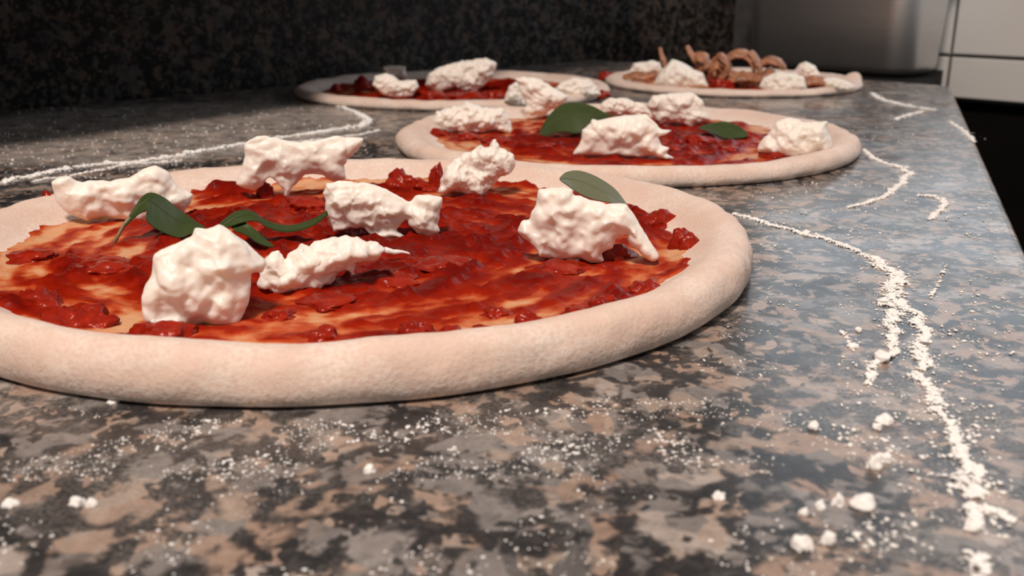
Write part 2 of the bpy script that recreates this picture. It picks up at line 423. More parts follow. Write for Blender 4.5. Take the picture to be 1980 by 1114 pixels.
# ------------------------------------------------------------------ pizzas
def make_pizza(center, R, label, seed, near_t=.0135, far_t=.012, nphi=320, rs_in=.027, four=(), sauce_scale=1.0, tip=None, sauce_amt=.1):
    cx, cy = center
    root = empty('pizza', (cx, cy, 0), label, 'pizza', 'raw pizzas on the counter')
    rng = np.random.RandomState(seed)
    ph = np.linspace(0, 2*math.pi, nphi, endpoint=False)
    circ = np.stack([np.cos(ph)*2.2, np.sin(ph)*2.2, 0*ph+seed*3.1], -1)
    Rp = R*(1+.010*noise(circ*.7)+.006*noise(circ*2.2+5))
    for k, amp, p0 in four: Rp = Rp + amp*np.cos(k*(ph-p0))
    tp = near_t+(far_t-near_t)*(.5+.5*np.sin(ph)); tp = tp*(1+.10*noise(circ*1.6+9))
    if tip:  tp = tp + tip[1]*np.exp(-((np.angle(np.exp(1j*(ph-tip[0]))))/tip[2])**2)
    prof = np.array([(.0065, 0), (.0025, .05), (.0006, .20), (0, .42), (.0008, .68), (.0028, .88), (.0058, .985), (.009, 1.0), (.0135, .92), (.0185, .70), (.0235, .47), (.029, .31), (.038, .24), (.055, .22)])
    tt = np.linspace(0, len(prof)-1, 44)
    # catmull-rom through the profile
    def cr(t, k):
        i = np.clip(np.floor(t).astype(int), 0, len(prof)-2); f = t-i
        g = lambda j: prof[np.clip(j, 0, len(prof)-1), k]
        a, b, c, d = g(i-1), g(i), g(i+1), g(i+2)
        return .5*(2*b+(c-a)*f+(2*a-5*b+4*c-d)*f*f+(3*b-a-3*c+d)*f**3)
    off, zz = cr(tt, 0), cr(tt, 1)
    V = []
    for o_, z_ in zip(off, zz):
        r = Rp-o_
        V.append(np.stack([r*np.cos(ph), r*np.sin(ph), np.maximum(tp*z_, 0)], -1))
    V = np.concatenate(V)
    nz = fbm(V*np.array([55, 55, 55])+seed, 3); wgt = np.clip(V[:, 2]/.004, 0, 1)
    rad = V[:, :2]/np.linalg.norm(V[:, :2], axis=1)[:, None]
    V[:, :2] += rad*(nz*.0007*wgt)[:, None]; V[:, 2] += nz*.0006*wgt
    n = len(off); Fc = grid_faces(n, nphi, True)
    V = np.concatenate([V, [[0, 0, tp.mean()*.22], [0, 0, 0]]])
    ic = len(V)-2
    Fc += [((n-1)*nphi+i, (n-1)*nphi+(i+1) % nphi, ic) for i in range(nphi)]
    Fc += [((i+1) % nphi, i, ic+1) for i in range(nphi)]
    d = obj('dough_base', V+np.array([cx, cy, 0]), Fc, M_dough, root, origin=(cx, cy, 0), label='pale floured raw dough with a raised rim')
    # sauce
    nr = 130 if nphi > 400 else 80
    jag = fbm(np.stack([np.cos(ph)*7, np.sin(ph)*7, 0*ph+seed], -1), 4, .6)
    Rs = Rp-rs_in+jag*.0045
    fr = np.linspace(1, .02, nr)**.85
    rr = Rs[None, :]*fr[:, None]; PH = np.broadcast_to(ph, rr.shape)
    X, Y = rr*np.cos(PH), rr*np.sin(PH)
    # swirled by the ladle: noise drawn out along the turn
    sw = np.stack([(rr*95*sauce_scale).ravel(), (np.cos(PH+rr*6)*3.2).ravel(), (np.sin(PH+rr*6)*3.2+seed).ravel()], -1)
    q = np.stack([X.ravel(), Y.ravel(), 0*X.ravel()+seed], -1)
    th = .44+.50*fbm(sw, 3)+.40*fbm(q*np.array([24, 24, 1])*sauce_scale, 3)+.16*fbm(q*np.array([150, 150, 1]), 2)+sauce_amt
    th += (.42*np.exp(-((X-.012)**2+(Y+.0)**2)/.0035)).ravel()-.30*((rr/Rs[None, :])**5).ravel()
    th = np.clip(th, 0, 1.0)
    lump = np.clip(fbm(q*np.array([95, 95, 1])+31, 4, .6), -1, 1)
    zbase = np.interp((Rp[None, :]-rr).ravel(), off[::-1] if off[0] > off[-1] else off, zz if off[0] < off[-1] else zz[::-1])
    zs = np.broadcast_to(tp, rr.shape).ravel()*np.clip(zbase, .2, 1)
    edge = np.clip((1-fr)/.03, 0, 1)[:, None]*np.ones_like(rr); edge = edge.ravel()
    z = zs+.0004+edge*(.0003+.0020*th**2+.0034*np.clip(th-.30, 0, .6)*np.maximum(lump+.15, 0)+.0004*lump)-.0016*(1-edge)
    V = np.stack([X.ravel(), Y.ravel(), z], -1)
    Fc = grid_faces(nr, nphi, True)
    V = np.concatenate([V, [[0, 0, z[-1]]]]); ic = len(V)-1
    Fc += [((nr-1)*nphi+i, (nr-1)*nphi+(i+1) % nphi, ic) for i in range(nphi)]
    s = obj('tomato_sauce', V+np.array([cx, cy, 0]), Fc, M_sauce, root, origin=(cx, cy, 0), label='glossy red crushed tomato sauce spread over the dough')
    at = s.data.attributes.new('thickness', 'FLOAT', 'POINT'); at.data.foreach_set('value', np.concatenate([th*edge+(1-edge)*.35, [th[-1]]]).astype(np.float32))
    return root, s

P1, S1 = make_pizza((-.065, .3837), .1585, 'large raw pizza nearest the camera with two basil leaves by its front cheese lump', 1, nphi=520,
                    four=((2, .001, 0), (1, -.003, math.pi/2)), rs_in=.0225, near_t=.0160, far_t=.0122)
P2, S2 = make_pizza((.076, .664), .156, 'second raw pizza, right of centre, its pale rim bordering the flour streaks', 2, nphi=320, near_t=.0108, far_t=.0105)
P3, S3 = make_pizza((-.06, 1.0), .160, 'raw pizza at the back left, partly in the shade beside the granite wall', 3, nphi=240, near_t=.0088, far_t=.0095)
P4, S4 = make_pizza((.243, 1.083), .139, 'farthest raw pizza before the steel container, heaped with brown curled strips', 4, nphi=240, near_t=.0075, far_t=.0085, tip=(math.radians(-8), .007, .07), sauce_amt=-.25)

# ------------------------------------------------------------------ lumps of crushed tomato (sub-parts of the sauce)
def ico(sub):
    import bmesh
    bm = bmesh.new(); bmesh.ops.create_icosphere(bm, subdivisions=sub, radius=1)
    bm.verts.ensure_lookup_table()
    V = np.array([v.co[:] for v in bm.verts]); Fc = [tuple(v.index for v in f.verts) for f in bm.faces]; bm.free(); return V, Fc
ICO1, ICO3, ICO4 = ico(1), ico(3), ico(4)
def lump(px, py, wpx, hpx, sauce, seed, z=.004):
    """px, py: middle of the lump's base in the photo; width and height there"""
    p = G(px, py, z); d = np.linalg.norm(p-CAM); k = d/F
    V, Fc = ICO4
    n = fbm(V*1.2+seed*7.7, 2)+.35*fbm(V*4.2+seed*3.1, 2)
    W = V*(1+.40*n[:, None])*np.array([wpx*k/2, wpx*k/2*.85, hpx*k*.95])
    W[:, 2] = np.maximum(W[:, 2], -.002)
    az = (seed*1.7) % .8-.4
    c, s = math.cos(az), math.sin(az); W[:, :2] = W[:, :2]@np.array([[c, s], [-s, c]])
    return obj('tomato_lump', W+p, Fc, M_lump, sauce, origin=p)
for i, a in enumerate([(92, 418, 62, 40), (150, 628, 110, 42), (72, 592, 80, 30), (195, 632, 60, 22), (325, 652, 120, 26), (627, 656, 62, 26), (700, 655, 40, 8), (808, 652, 62, 42),
                       (870, 650, 70, 16), (935, 643, 50, 14), (1022, 628, 52, 24), (1165, 603, 62, 32), (1125, 612, 70, 20), (1250, 570, 78, 30), (1325, 484, 58, 38), (1274, 436, 72, 28),
                       (775, 360, 70, 30), (845, 362, 30, 42), (812, 366, 60, 18), (515, 380, 30, 26), (20, 440, 60, 16), (330, 440, 80, 14), (560, 530, 70, 14), (860, 520, 120, 18),
                       (760, 545, 110, 16), (1190, 495, 80, 22), (640, 585, 120, 14), (200, 520, 120, 16), (60, 500, 90, 14), (590, 400, 90, 18), (1085, 520, 120, 12), (540, 615, 60, 16), (960, 610, 60, 14)]):
    lump(*a, S1, i+1)
for i, a in enumerate([(850, 262, 36, 12), (905, 268, 50, 10), (1350, 275, 60, 12), (1405, 290, 50, 8), (1500, 302, 60, 10), (1050, 285, 60, 10), (960, 275, 50, 10), (1300, 290, 40, 10), (1385, 222, 30, 8), (1440, 265, 36, 10)]): lump(*a, S2, i+40)
for i, a in enumerate([(650, 174, 24, 12), (700, 172, 34, 22), (830, 186, 60, 10), (900, 190, 70, 12), (960, 188, 50, 14), (985, 200, 40, 10), (1165, 185, 30, 10)]): lump(*a, S3, i+60)
for i, a in enumerate([(1170, 150, 26, 12), (1395, 168, 40, 18), (1580, 170, 50, 14), (1610, 172, 24, 12)]): lump(*a, S4, i+80)

# ------------------------------------------------------------------ torn mozzarella
def surface_net(Fd, org, h):
    """naive surface nets on a scalar field (positive inside)"""
    s = Fd > 0
    nx, ny, nz = Fd.shape
    cnt = np.zeros((nx-1, ny-1, nz-1), int); acc = np.zeros((nx-1, ny-1, nz-1, 3))
    corner = {}
    for dx in (0, 1):
        for dy in (0, 1):
            for dz in (0, 1):
                corner[dx, dy, dz] = (slice(dx, nx-1+dx), slice(dy, ny-1+dy), slice(dz, nz-1+dz))
    for a in corner:
        for ax in range(3):
            if a[ax]: continue
            b = list(a); b[ax] = 1; b = tuple(b)
            fa, fb = Fd[corner[a]], Fd[corner[b]]
            cr = (fa > 0) != (fb > 0)
            t = np.where(cr, fa/np.where(cr, fa-fb, 1), 0)
            cnt += cr
            for k in range(3):
                acc[..., k] += np.where(cr, a[k]+(t if k == ax else 0), 0)
    act = cnt > 0
    idx = -np.ones(act.shape, int); idx[act] = np.arange(act.sum())
    ijk = np.argwhere(act)
    V = (ijk+acc[act]/cnt[act][:, None])*h+org
    faces = []
    for ax in range(3):
        u, v = (ax+1) % 3, (ax+2) % 3
        sl_a = [slice(None)]*3; sl_b = [slice(None)]*3
        sl_a[ax] = slice(0, -1); sl_b[ax] = slice(1, None)
        sa, sb = s[tuple(sl_a)], s[tuple(sl_b)]
        e = np.argwhere(sa != sb)
        e = e[(e[:, u] > 0) & (e[:, v] > 0) & (e[:, u] < Fd.shape[u]-1) & (e[:, v] < Fd.shape[v]-1)]
        flip = sa[tuple(e.T)]
        def at(du, dv):
            q = e.copy(); q[:, u] -= du; q[:, v] -= dv; return idx[tuple(q.T)]
        q = np.stack([at(1, 1), at(0, 1), at(0, 0), at(1, 0)], -1)
        q[~flip] = q[~flip][:, ::-1]
        faces.append(q)
    return V, np.concatenate(faces)

def poly_sd(P, poly):
    """signed distance to a polygon, positive inside"""
    A_ = poly; B_ = np.roll(poly, -1, 0)
    d = np.full(len(P), 1e9); inside = np.zeros(len(P), bool)
    for a, b in zip(A_, B_):
        e = b-a; w_ = P-a
        t = np.clip((w_@e)/(e@e+1e-18), 0, 1)
        d = np.minimum(d, np.linalg.norm(w_-t[:, None]*e, axis=1))
        c = (a[1] > P[:, 1]) != (b[1] > P[:, 1])
        with np.errstate(divide='ignore', invalid='ignore'):
            xi = a[0]+(P[:, 1]-a[1])*(b[0]-a[0])/(b[1]-a[1]+1e-18)
        inside ^= c & (P[:, 0] < xi)
    return np.where(inside, d, -d)

def vnormals(V, Q):
    n = np.cross(V[Q[:, 2]]-V[Q[:, 0]], V[Q[:, 3]]-V[Q[:, 1]])
    N = np.zeros_like(V)
    for k in range(4): np.add.at(N, Q[:, k], n)
    return N/(np.linalg.norm(N, axis=1)[:, None]+1e-18)

def smooth_v(V, Q, it, k=.5):
    for _ in range(it):
        s = np.zeros_like(V); c = np.zeros(len(V))
        for i in range(4):
            for j in ((i+1) % 4, (i+3) % 4):
                np.add.at(s, Q[:, i], V[Q[:, j]]); np.add.at(c, Q[:, i], 1)
        V = V+k*(s/c[:, None]-V)
    return V

def torn(outline, holes=(), thick=.9, style='lump', vox=None, base=None, z=.004, seed=1, back=.35, cap=None):
    """outline in photo pixels -> solid of its own depth standing where its foot stands; returns V, Q in the place and the foot point"""
    o = np.array(outline, float)
    foot = o[o[:, 1] > o[:, 1].max()-.12*np.ptp(o[:, 1])]
    fx, fy = (foot[:, 0].mean(), o[:, 1].max()) if base is None else base
    p0 = G(fx, fy-1, z)
    dirv = np.array([p0[0], p0[1], 0]); dirv /= np.linalg.norm(dirv)
    right = np.array([dirv[1], -dirv[0], 0])
    def to2(p, q):
        return np.array([[np.dot(onplane(x, y, p, dirv)-p, right), (onplane(x, y, p, dirv)-p)[2]] for x, y in q])
    P2 = to2(p0, o)
    h = vox or max(.0004, np.ptp(P2, 0).max()/95)
    def field(P2, hl):
        mn, mx = P2.min(0)-4*h, P2.max(0)+4*h
        us = np.arange(mn[0], mx[0]+h, h); ws = np.arange(mn[1], mx[1]+h, h)
        U, W = np.meshgrid(us, ws, indexing='ij')
        s = poly_sd(np.stack([U.ravel(), W.ravel()], -1), P2)
        return us, ws, U, W, s.reshape(U.shape)
    us, ws, U, W, s = field(P2, holes)
    M = s.max()
    Mc = min(M, cap) if cap else M
    # shift the body back by part of its half depth so its front foot stays on the contact line
    p1 = p0 + dirv*(thick*Mc*back); P2 = to2(p1, o)
    us, ws, U, W, s = field(P2, holes); M = s.max(); Mc = min(M, cap) if cap else M
    # bulges and hollows on both faces, so that it is not a cushion
    q = np.stack([U.ravel(), W.ravel(), 0*U.ravel()], -1)
    bulF = (1+.42*fbm(q*(1.1/M)+seed*5.1, 2)+.20*fbm(q*(2.6/M)+seed*3.3, 2)).reshape(U.shape)
    bulB = (1+.35*fbm(q*(1.1/M)+seed*9.7+40, 2)).reshape(U.shape)
    for (hx, hy, hr, dep) in holes:
        hc = to2(p1, [(hx, hy)])[0]; hr_ = np.linalg.norm(to2(p1, [(hx+hr, hy)])[0]-hc)
        bulF *= 1-dep*np.exp(-(((U-hc[0])**2+(W-hc[1])**2)/hr_**2))
    T = thick*Mc
    vs = np.arange(-1.7*T-3*h, 1.7*T+3*h, h)
    sc = np.clip(s/Mc, -1, 1)
    prof = 1-(1-sc)**2
    VV = vs[None, None, :]
    Fd = prof[:, :, None] - np.where(VV < 0, (VV/(T*bulF[:, :, None]))**2, (VV/(T*bulB[:, :, None]))**2)
    V, Q = surface_net(Fd, np.array([us[0], ws[0], vs[0]]), h)
    V = smooth_v(V, Q, 1)
    N = vnormals(V, Q)
    sd = seed*11.7
    def fibre(fa, fl, a, warp=1.2):
        c_, s_2 = math.cos(a), math.sin(a)
        X = np.stack([(V[:, 0]*c_+V[:, 1]*s_2)*fl, (-V[:, 0]*s_2+V[:, 1]*c_)*fa, V[:, 2]*fl*1.6], -1)
        X[:, 1] += warp*noise(V*55+sd); return noise(X+sd)
    crease = lambda f, w_: np.exp(-(noise(V*f+sd*1.3)/w_)**2)
    if style == 'lump':
        dsp = .0008*fbm(V*60+sd, 2)+.0005*fibre(220, 60, 1.0+sd)-.0006*crease(60, .12)+.0002*fbm(V*330+sd, 2)
    elif style == 'crumb':
        dsp = .0008*fbm(V*80+sd, 2)+.0009*fibre(320, 110, 1.3+.3*math.sin(sd))+.0006*fbm(V*280+sd, 3, .55)
    elif style == 'fold':
        dsp = .0008*fbm(V*60+sd, 2)+.0010*fibre(300, 36, -.15+.2*math.sin(sd), 1.6)-.0006*crease(65, .12)+.00018*fbm(V*330+sd, 2)
    else:   # soft
        dsp = .0010*fbm(V*55+sd, 2)+.0004*fibre(190, 40, .8+sd)-.0007*crease(55, .11)+.00012*fbm(V*330+sd, 2)
    V = V+N*dsp[:, None]
    W3 = p1+V[:, :1]*right+V[:, 1:2]*np.array([0, 0, 1])+V[:, 2:]*dirv
    return W3, Q, p0

GC = 'torn mozzarella on the raw pizzas'
def cheese(outline, label, **kw):
    V, Q, p0 = torn(outline, **kw)
    return obj('mozzarella_piece', V, Q, M_cheese, origin=p0, label=label, cat='cheese', group=GC)

cheese([(272,600),(272,575),(290,530),(297,490),(310,480),(340,470),(365,455),(375,440),(400,441),(425,432),(450,445),(480,465),(500,490),(514,505),(505,525),(487,530),(480,560),(477,590),(470,612),(445,637),(420,632),(395,624),(370,628),(345,637),(320,628),(285,628),(275,620)],
       'biggest torn mozzarella lump standing at the front of the nearest pizza', holes=((345,580,26,.3),(385,622,26,.45),(330,500,20,.25)), thick=.62, style='lump', seed=2)
cheese([(497,550),(505,530),(512,500),(525,487),(540,485),(551,502),(560,490),(585,472),(600,482),(625,465),(650,460),(690,465),(720,470),(750,482),(738,489),(724,503),(690,510),(686,537),(668,528),(655,535),(640,548),(610,563),(580,560),(545,570),(520,565)],
       'crumbly shred of mozzarella trailing right from the biggest lump', thick=.75, style='crumb', seed=3, cap=.0085)
cheese([(742,478),(760,484),(778,484),(796,488),(794,494),(780,490),(762,491),(745,489)],
       'thin loose curl of mozzarella on the sauce beyond the crumbly shred', thick=1.0, style='soft', seed=33, vox=.0004, z=.0075)
cheese([(620,372),(630,352),(655,347),(700,350),(745,362),(770,378),(792,388),(805,378),(830,376),(855,382),(850,405),(848,450),(830,460),(808,452),(795,440),(786,425),(776,432),(770,446),(790,460),(785,466),(755,460),(735,464),(715,453),(700,442),(655,447),(645,451),(632,430),(628,400)],
       'folded stringy mozzarella piece in the middle of the nearest pizza', holes=((665,425,18,.4),(775,430,16,.5)), thick=.6, style='fold', seed=4)
cheese([(850,372),(853,345),(862,325),(880,310),(900,300),(918,288),(930,276),(936,284),(946,284),(954,270),(960,266),(965,285),(974,290),(991,300),(993,320),(985,335),(966,345),(952,358),(942,370),(930,381),(905,376),(880,370)],
       'spiky crumbled mozzarella lump at the far rim of the nearest pizza', thick=.7, style='crumb', seed=5)
cheese([(1003,445),(1010,430),(1025,425),(1035,395),(1040,366),(1065,362),(1090,360),(1105,365),(1112,377),(1140,385),(1180,390),(1210,395),(1230,420),(1245,445),(1252,460),(1262,480),(1274,498),(1262,503),(1245,492),(1235,480),(1220,478),(1213,465),(1212,452),(1200,455),(1190,463),(1185,480),(1165,490),(1170,505),(1160,514),(1140,511),(1120,497),(1090,501),(1060,500),(1040,498),(1030,480),(1012,460)],
       'rough mozzarella lump with a grey-green basil leaf on its back', holes=((1175,470,30,.5),(1110,455,22,.25),(1035,440,14,.3)), thick=.62, style='lump', seed=6)
cheese([(98,352),(112,341),(135,339),(148,350),(190,348),(250,344),(278,328),(300,322),(325,335),(345,362),(372,376),(368,392),(356,412),(330,420),(300,428),(262,430),(225,424),(200,420),(168,428),(132,412),(108,390)],
       'smooth draped mozzarella piece at the far left rim behind the folded basil leaf', holes=((205,400,34,.35),), thick=.5, style='soft', seed=7, back=.2)
cheese([(470,275),(498,262),(520,262),(560,270),(600,273),(650,262),(706,266),(696,285),(682,297),(662,318),(668,345),(645,352),(628,342),(612,337),(590,338),(580,350),(566,365),(556,385),(548,382),(545,366),(532,356),(522,345),(507,362),(490,369),(472,363),(456,356),(466,330),(472,300)],
       'wide sagging mozzarella sheet with hanging points over the far rim', holes=((605,320,24,.3),(515,330,16,.4)), thick=.45, style='soft', seed=8, back=.2)
# second pizza
cheese([(835,235),(845,216),(870,208),(890,205),(902,195),(925,205),(955,210),(975,210),(985,232),(991,250),(986,258),(960,251),(930,256),(895,258),(870,250),(850,246)],
       'mozzarella heap at the left end of the second pizza', thick=.8, style='crumb', seed=9)
cheese([(997,152),(1015,147),(1045,155),(1065,165),(1100,185),(1092,202),(1062,215),(1050,228),(1015,232),(1011,212),(1017,204),(1004,180)],
       'upright pleated mozzarella piece left of the dark basil leaf', thick=.6, style='fold', seed=10)
cheese([(974,196),(984,166),(998,156),(1012,170),(1016,202),(1000,206)],
       'small greyish mozzarella scrap behind the upright pleated piece', thick=.8, style='soft', seed=11)
cheese([(1108,298),(1125,270),(1128,250),(1144,241),(1145,231),(1155,236),(1185,226),(1210,221),(1250,220),(1265,235),(1276,245),(1301,252),(1286,262),(1275,265),(1280,280),(1296,285),(1288,295),(1306,306),(1290,309),(1260,305),(1235,306),(1210,302),(1195,299),(1160,301),(1130,300)],
       'large hollow mozzarella lump at the front of the second pizza', holes=((1165,275,24,.55),(1200,290,16,.45)), thick=.6, style='soft', seed=12)
cheese([(1163,222),(1160,202),(1178,188),(1210,190),(1225,195),(1245,200),(1256,220),(1240,227),(1200,225)],
       'blocky mozzarella scrap behind the large hollow lump', thick=.8, style='lump', seed=13)
cheese([(1250,205),(1262,185),(1290,180),(1340,180),(1360,195),(1372,231),(1355,238),(1335,246),(1320,237),(1290,233),(1275,241),(1262,225)],
       'mozzarella lump on the back of the second pizza, left of the small basil leaf', holes=((1285,215,14,.4),), thick=.7, style='lump', seed=14)
cheese([(1463,290),(1475,270),(1490,250),(1500,235),(1520,228),(1540,230),(1556,236),(1600,234),(1603,250),(1613,285),(1600,297),(1565,297),(1540,300),(1512,306),(1490,300)],
       'cream coloured mozzarella heap at the right end of the second pizza', holes=((1490,268,12,.4),(1555,275,12,.4)), thick=.65, style='lump', seed=15)
# back left pizza
cheese([(720,165),(725,148),(745,142),(760,145),(772,153),(805,155),(811,168),(797,185),(776,191),(755,186),(735,180)],
       'leftmost small mozzarella lump on the shaded back left pizza', thick=.8, style='lump', seed=16)
cheese([(738,150),(740,129),(760,126),(784,128),(788,150),(765,156)],
       'shaded square mozzarella scrap at the back, next to the granite wall', thick=.5, style='soft', seed=17, base=(765, 162))
cheese([(822,165),(828,142),(850,130),(900,117),(940,113),(959,122),(956,145),(940,160),(917,178),(895,175),(880,168),(850,178),(835,173)],
       'tall rough mozzarella heap in the middle of the back left pizza', thick=.7, style='crumb', seed=18)
cheese([(1068,176),(1085,158),(1110,150),(1140,152),(1156,170),(1162,183),(1140,191),(1100,191)],
       'low mozzarella lump at the right edge of the back left pizza', thick=.8, style='lump', seed=19)
# farthest pizza
cheese([(1213,142),(1225,122),(1260,117),(1276,120),(1282,142),(1265,152),(1230,150)],
       'leftmost mozzarella lump on the farthest pizza', thick=.8, style='lump', seed=20)
cheese([(1262,162),(1275,140),(1300,114),(1315,118),(1340,132),(1360,140),(1371,168),(1330,171),(1290,169)],
       'rounded mozzarella lump left of the brown strips on the farthest pizza', thick=.8, style='lump', seed=21)
cheese([(1466,168),(1475,150),(1500,140),(1530,141),(1555,150),(1560,172),(1530,178),(1490,178)],
       'smooth mozzarella lump right of the brown strips on the farthest pizza', thick=.8, style='soft', seed=22)
cheese([(1528,143),(1545,124),(1558,119),(1575,128),(1590,148),(1570,158),(1540,158)],
       'bright white mozzarella mound just before the steel container', thick=.9, style='soft', seed=23)
cheese([(1590,152),(1610,150),(1640,160),(1652,168),(1648,178),(1615,176),(1595,170)],
       'flat white mozzarella smear at the right tip of the farthest pizza', thick=.8, style='soft', seed=24)

# ------------------------------------------------------------------ basil
def patch3(rows, foot, z0=.004, nu=8, th=.00035):
    """rows of (px, py, depth offset in mm) -> smooth sheet with thickness"""
    p0 = G(*foot, z0); dirv = np.array([p0[0], p0[1], 0]); dirv /= np.linalg.norm(dirv)
    A_ = np.array([[onplane(x, y, p0+dirv*dv*.001, dirv) for x, y, dv in r] for r in rows])
    def up(P, n):
        m = len(P); t = np.linspace(0, m-1, (m-1)*n+1); i = np.minimum(t.astype(int), m-2); f = (t-i).reshape(-1, *([1]*(P.ndim-1)))
        g = lambda j: P[np.clip(j, 0, m-1)]
        a, b, c, d = g(i-1), g(i), g(i+1), g(i+2)
        return .5*(2*b+(c-a)*f+(2*a-5*b+4*c-d)*f*f+(3*b-a-3*c+d)*f**3)
    B = up(A_, nu); B = np.swapaxes(up(np.swapaxes(B, 0, 1), nu), 0, 1)
    n, m = B.shape[:2]
    du = np.gradient(B, axis=0); dv = np.gradient(B, axis=1); N = np.cross(du, dv); N /= np.linalg.norm(N, axis=2)[..., None]+1e-12
    # raised veins between midrib and edge
    X, Y = np.meshgrid(np.arange(n), np.linspace(-1, 1, m), indexing='ij')
    B = B+N*(.00018*np.abs(np.sin(X*.55-np.abs(Y)*3))*(1-np.abs(Y)))[..., None]
    Tp, Bt = (B+N*th/2).reshape(-1, 3), (B-N*th/2).reshape(-1, 3)
    V = np.concatenate([Tp, Bt]); k = n*m
    Fc = grid_faces(n, m); Fb = [tuple(i+k for i in f[::-1]) for f in Fc]
    ring = [j for j in range(m)]+[i*m+m-1 for i in range(1, n)]+[(n-1)*m+j for j in range(m-2, -1, -1)]+[i*m for i in range(n-2, 0, -1)]
    S_ = [(ring[i], ring[(i+1) % len(ring)], ring[(i+1) % len(ring)]+k, ring[i]+k) for i in range(len(ring))]
    mid = B[:, m//2]
    return V, Fc+Fb+S_, mid, p0
def tube(P, r, n=6):
    P = np.asarray(P); r = np.broadcast_to(r, len(P)); T = np.gradient(P, axis=0); T /= np.linalg.norm(T, axis=1)[:, None]+1e-12
    up_ = np.array([0.13, .1, 1.0]); a = np.cross(T, up_); a /= np.linalg.norm(a, axis=1)[:, None]+1e-9; b = np.cross(T, a)
    t = np.linspace(0, 2*math.pi, n, endpoint=False)
    V = (P[:, None]+r[:, None, None]*(np.cos(t)[None, :, None]*a[:, None]+np.sin(t)[None, :, None]*b[:, None])).reshape(-1, 3)
    Fc = grid_faces(len(P), n, True)+[tuple(range(n-1, -1, -1)), tuple(range(len(V)-n, len(V)))]
    return V, Fc
GL = 'basil leaves on the raw pizzas'
def leaf(patches, foot, label, material, stem=None, z0=.004):
    allV, allF, k, mids = [], [], 0, []
    for rows in patches:
        V, Fc, mid, p0 = patch3(rows, foot, z0)
        allV.append(V); allF += [tuple(i+k for i in f) for f in Fc]; k += len(V); mids.append(mid)
    root = empty('basil_leaf', tuple(p0), label, 'basil leaf', GL)
    obj('leaf_blade', np.concatenate(allV), allF, material, root, origin=p0)
    mid = mids[0]
    V, Fc = tube(mid, np.linspace(.0006, .0002, len(mid))); obj('midrib', V, Fc, material, root, origin=p0)
    if stem:
        dirv = np.array([p0[0], p0[1], 0]); dirv /= np.linalg.norm(dirv)
        P = [onplane(x, y, p0+dirv*dv*.001, dirv) for x, y, dv in stem]
        V, Fc = tube(P, .00075); obj('stem', V, Fc, M_stem, root, origin=p0, label='pale brown leaf stem')
leaf([[[(238,434,1),(240,436,0),(243,438,-1)], [(256,408,4),(261,410,0),(266,416,-3)], [(275,381,7),(281,388,1),(285,408,-5)], [(293,373,8),(294,390,1),(283,426,-8)],
       [(318,383,9),(316,408,1),(308,446,-9)], [(352,410,9),(348,430,1),(346,460,-8)], [(386,433,5),(381,440,0),(370,452,-4)], [(398,440,2),(394,446,0),(388,450,-1)]]],
     (300, 462), 'folded green basil leaf with a pale stem, left of the biggest mozzarella lump', M_leaf, stem=[(220,472,-2),(230,452,-1),(240,434,0),(252,420,0)])
leaf([[[(425,432,5),(430,436,3),(440,440,0)], [(455,410,8),(462,418,5),(472,430,2)], [(485,408,9),(490,417,6),(497,428,3)], [(515,426,8),(516,433,5),(518,440,2)], [(555,436,6),(555,442,4),(556,449,1)], [(600,426,4),(600,432,2),(602,438,0)], [(632,408,2),(633,411,1),(634,415,0)]],
      [[(440,425,6),(445,435,3),(452,446,0)], [(470,428,4),(474,442,1),(478,456,-4)], [(495,446,0),(496,455,-3),(498,470,-7)], [(515,464,-4),(516,469,-6),(518,477,-8)], [(528,474,-6),(529,476,-7),(530,478,-8)]]],
     (520, 480), 'dark wavy basil leaf behind the biggest mozzarella lump', M_leaf)
leaf([[[(1083,344,6),(1084,346,3),(1085,350,0)], [(1096,333,10),(1096,345,6),(1098,359,1)], [(1122,331,13),(1122,350,8),(1120,374,2)], [(1155,343,15),(1152,363,9),(1148,386,3)], [(1190,367,15),(1184,379,10),(1180,392,5)], [(1216,402,12),(1214,403,10),(1212,404,8)]]],
     (1140, 470), 'grey-green basil leaf leaning over the rough mozzarella lump', M_leafg)
leaf([[[(1040,262,4),(1041,264,2),(1042,266,0)], [(1058,228,12),(1058,244,6),(1058,262,0)], [(1082,204,18),(1084,228,8),(1086,255,-2)], [(1112,197,20),(1114,222,9),(1118,258,-2)], [(1145,205,16),(1146,222,8),(1148,244,0)], [(1172,219,8),(1172,223,5),(1172,228,2)], [(1186,222,4),(1186,223,3),(1186,224,2)]]],
     (1100, 268), 'glossy dark green basil leaf at the centre of the second pizza', M_leaf)
leaf([[[(1350,246,4),(1351,247,2),(1352,249,0)], [(1375,239,9),(1376,247,4),(1378,257,-2)], [(1402,235,11),(1402,250,4),(1402,267,-4)], [(1430,245,8),(1430,256,3),(1430,267,-3)], [(1446,257,4),(1446,260,2),(1446,264,0)]]],
     (1400, 268), 'small dark basil leaf on the right half of the second pizza', M_leaf)

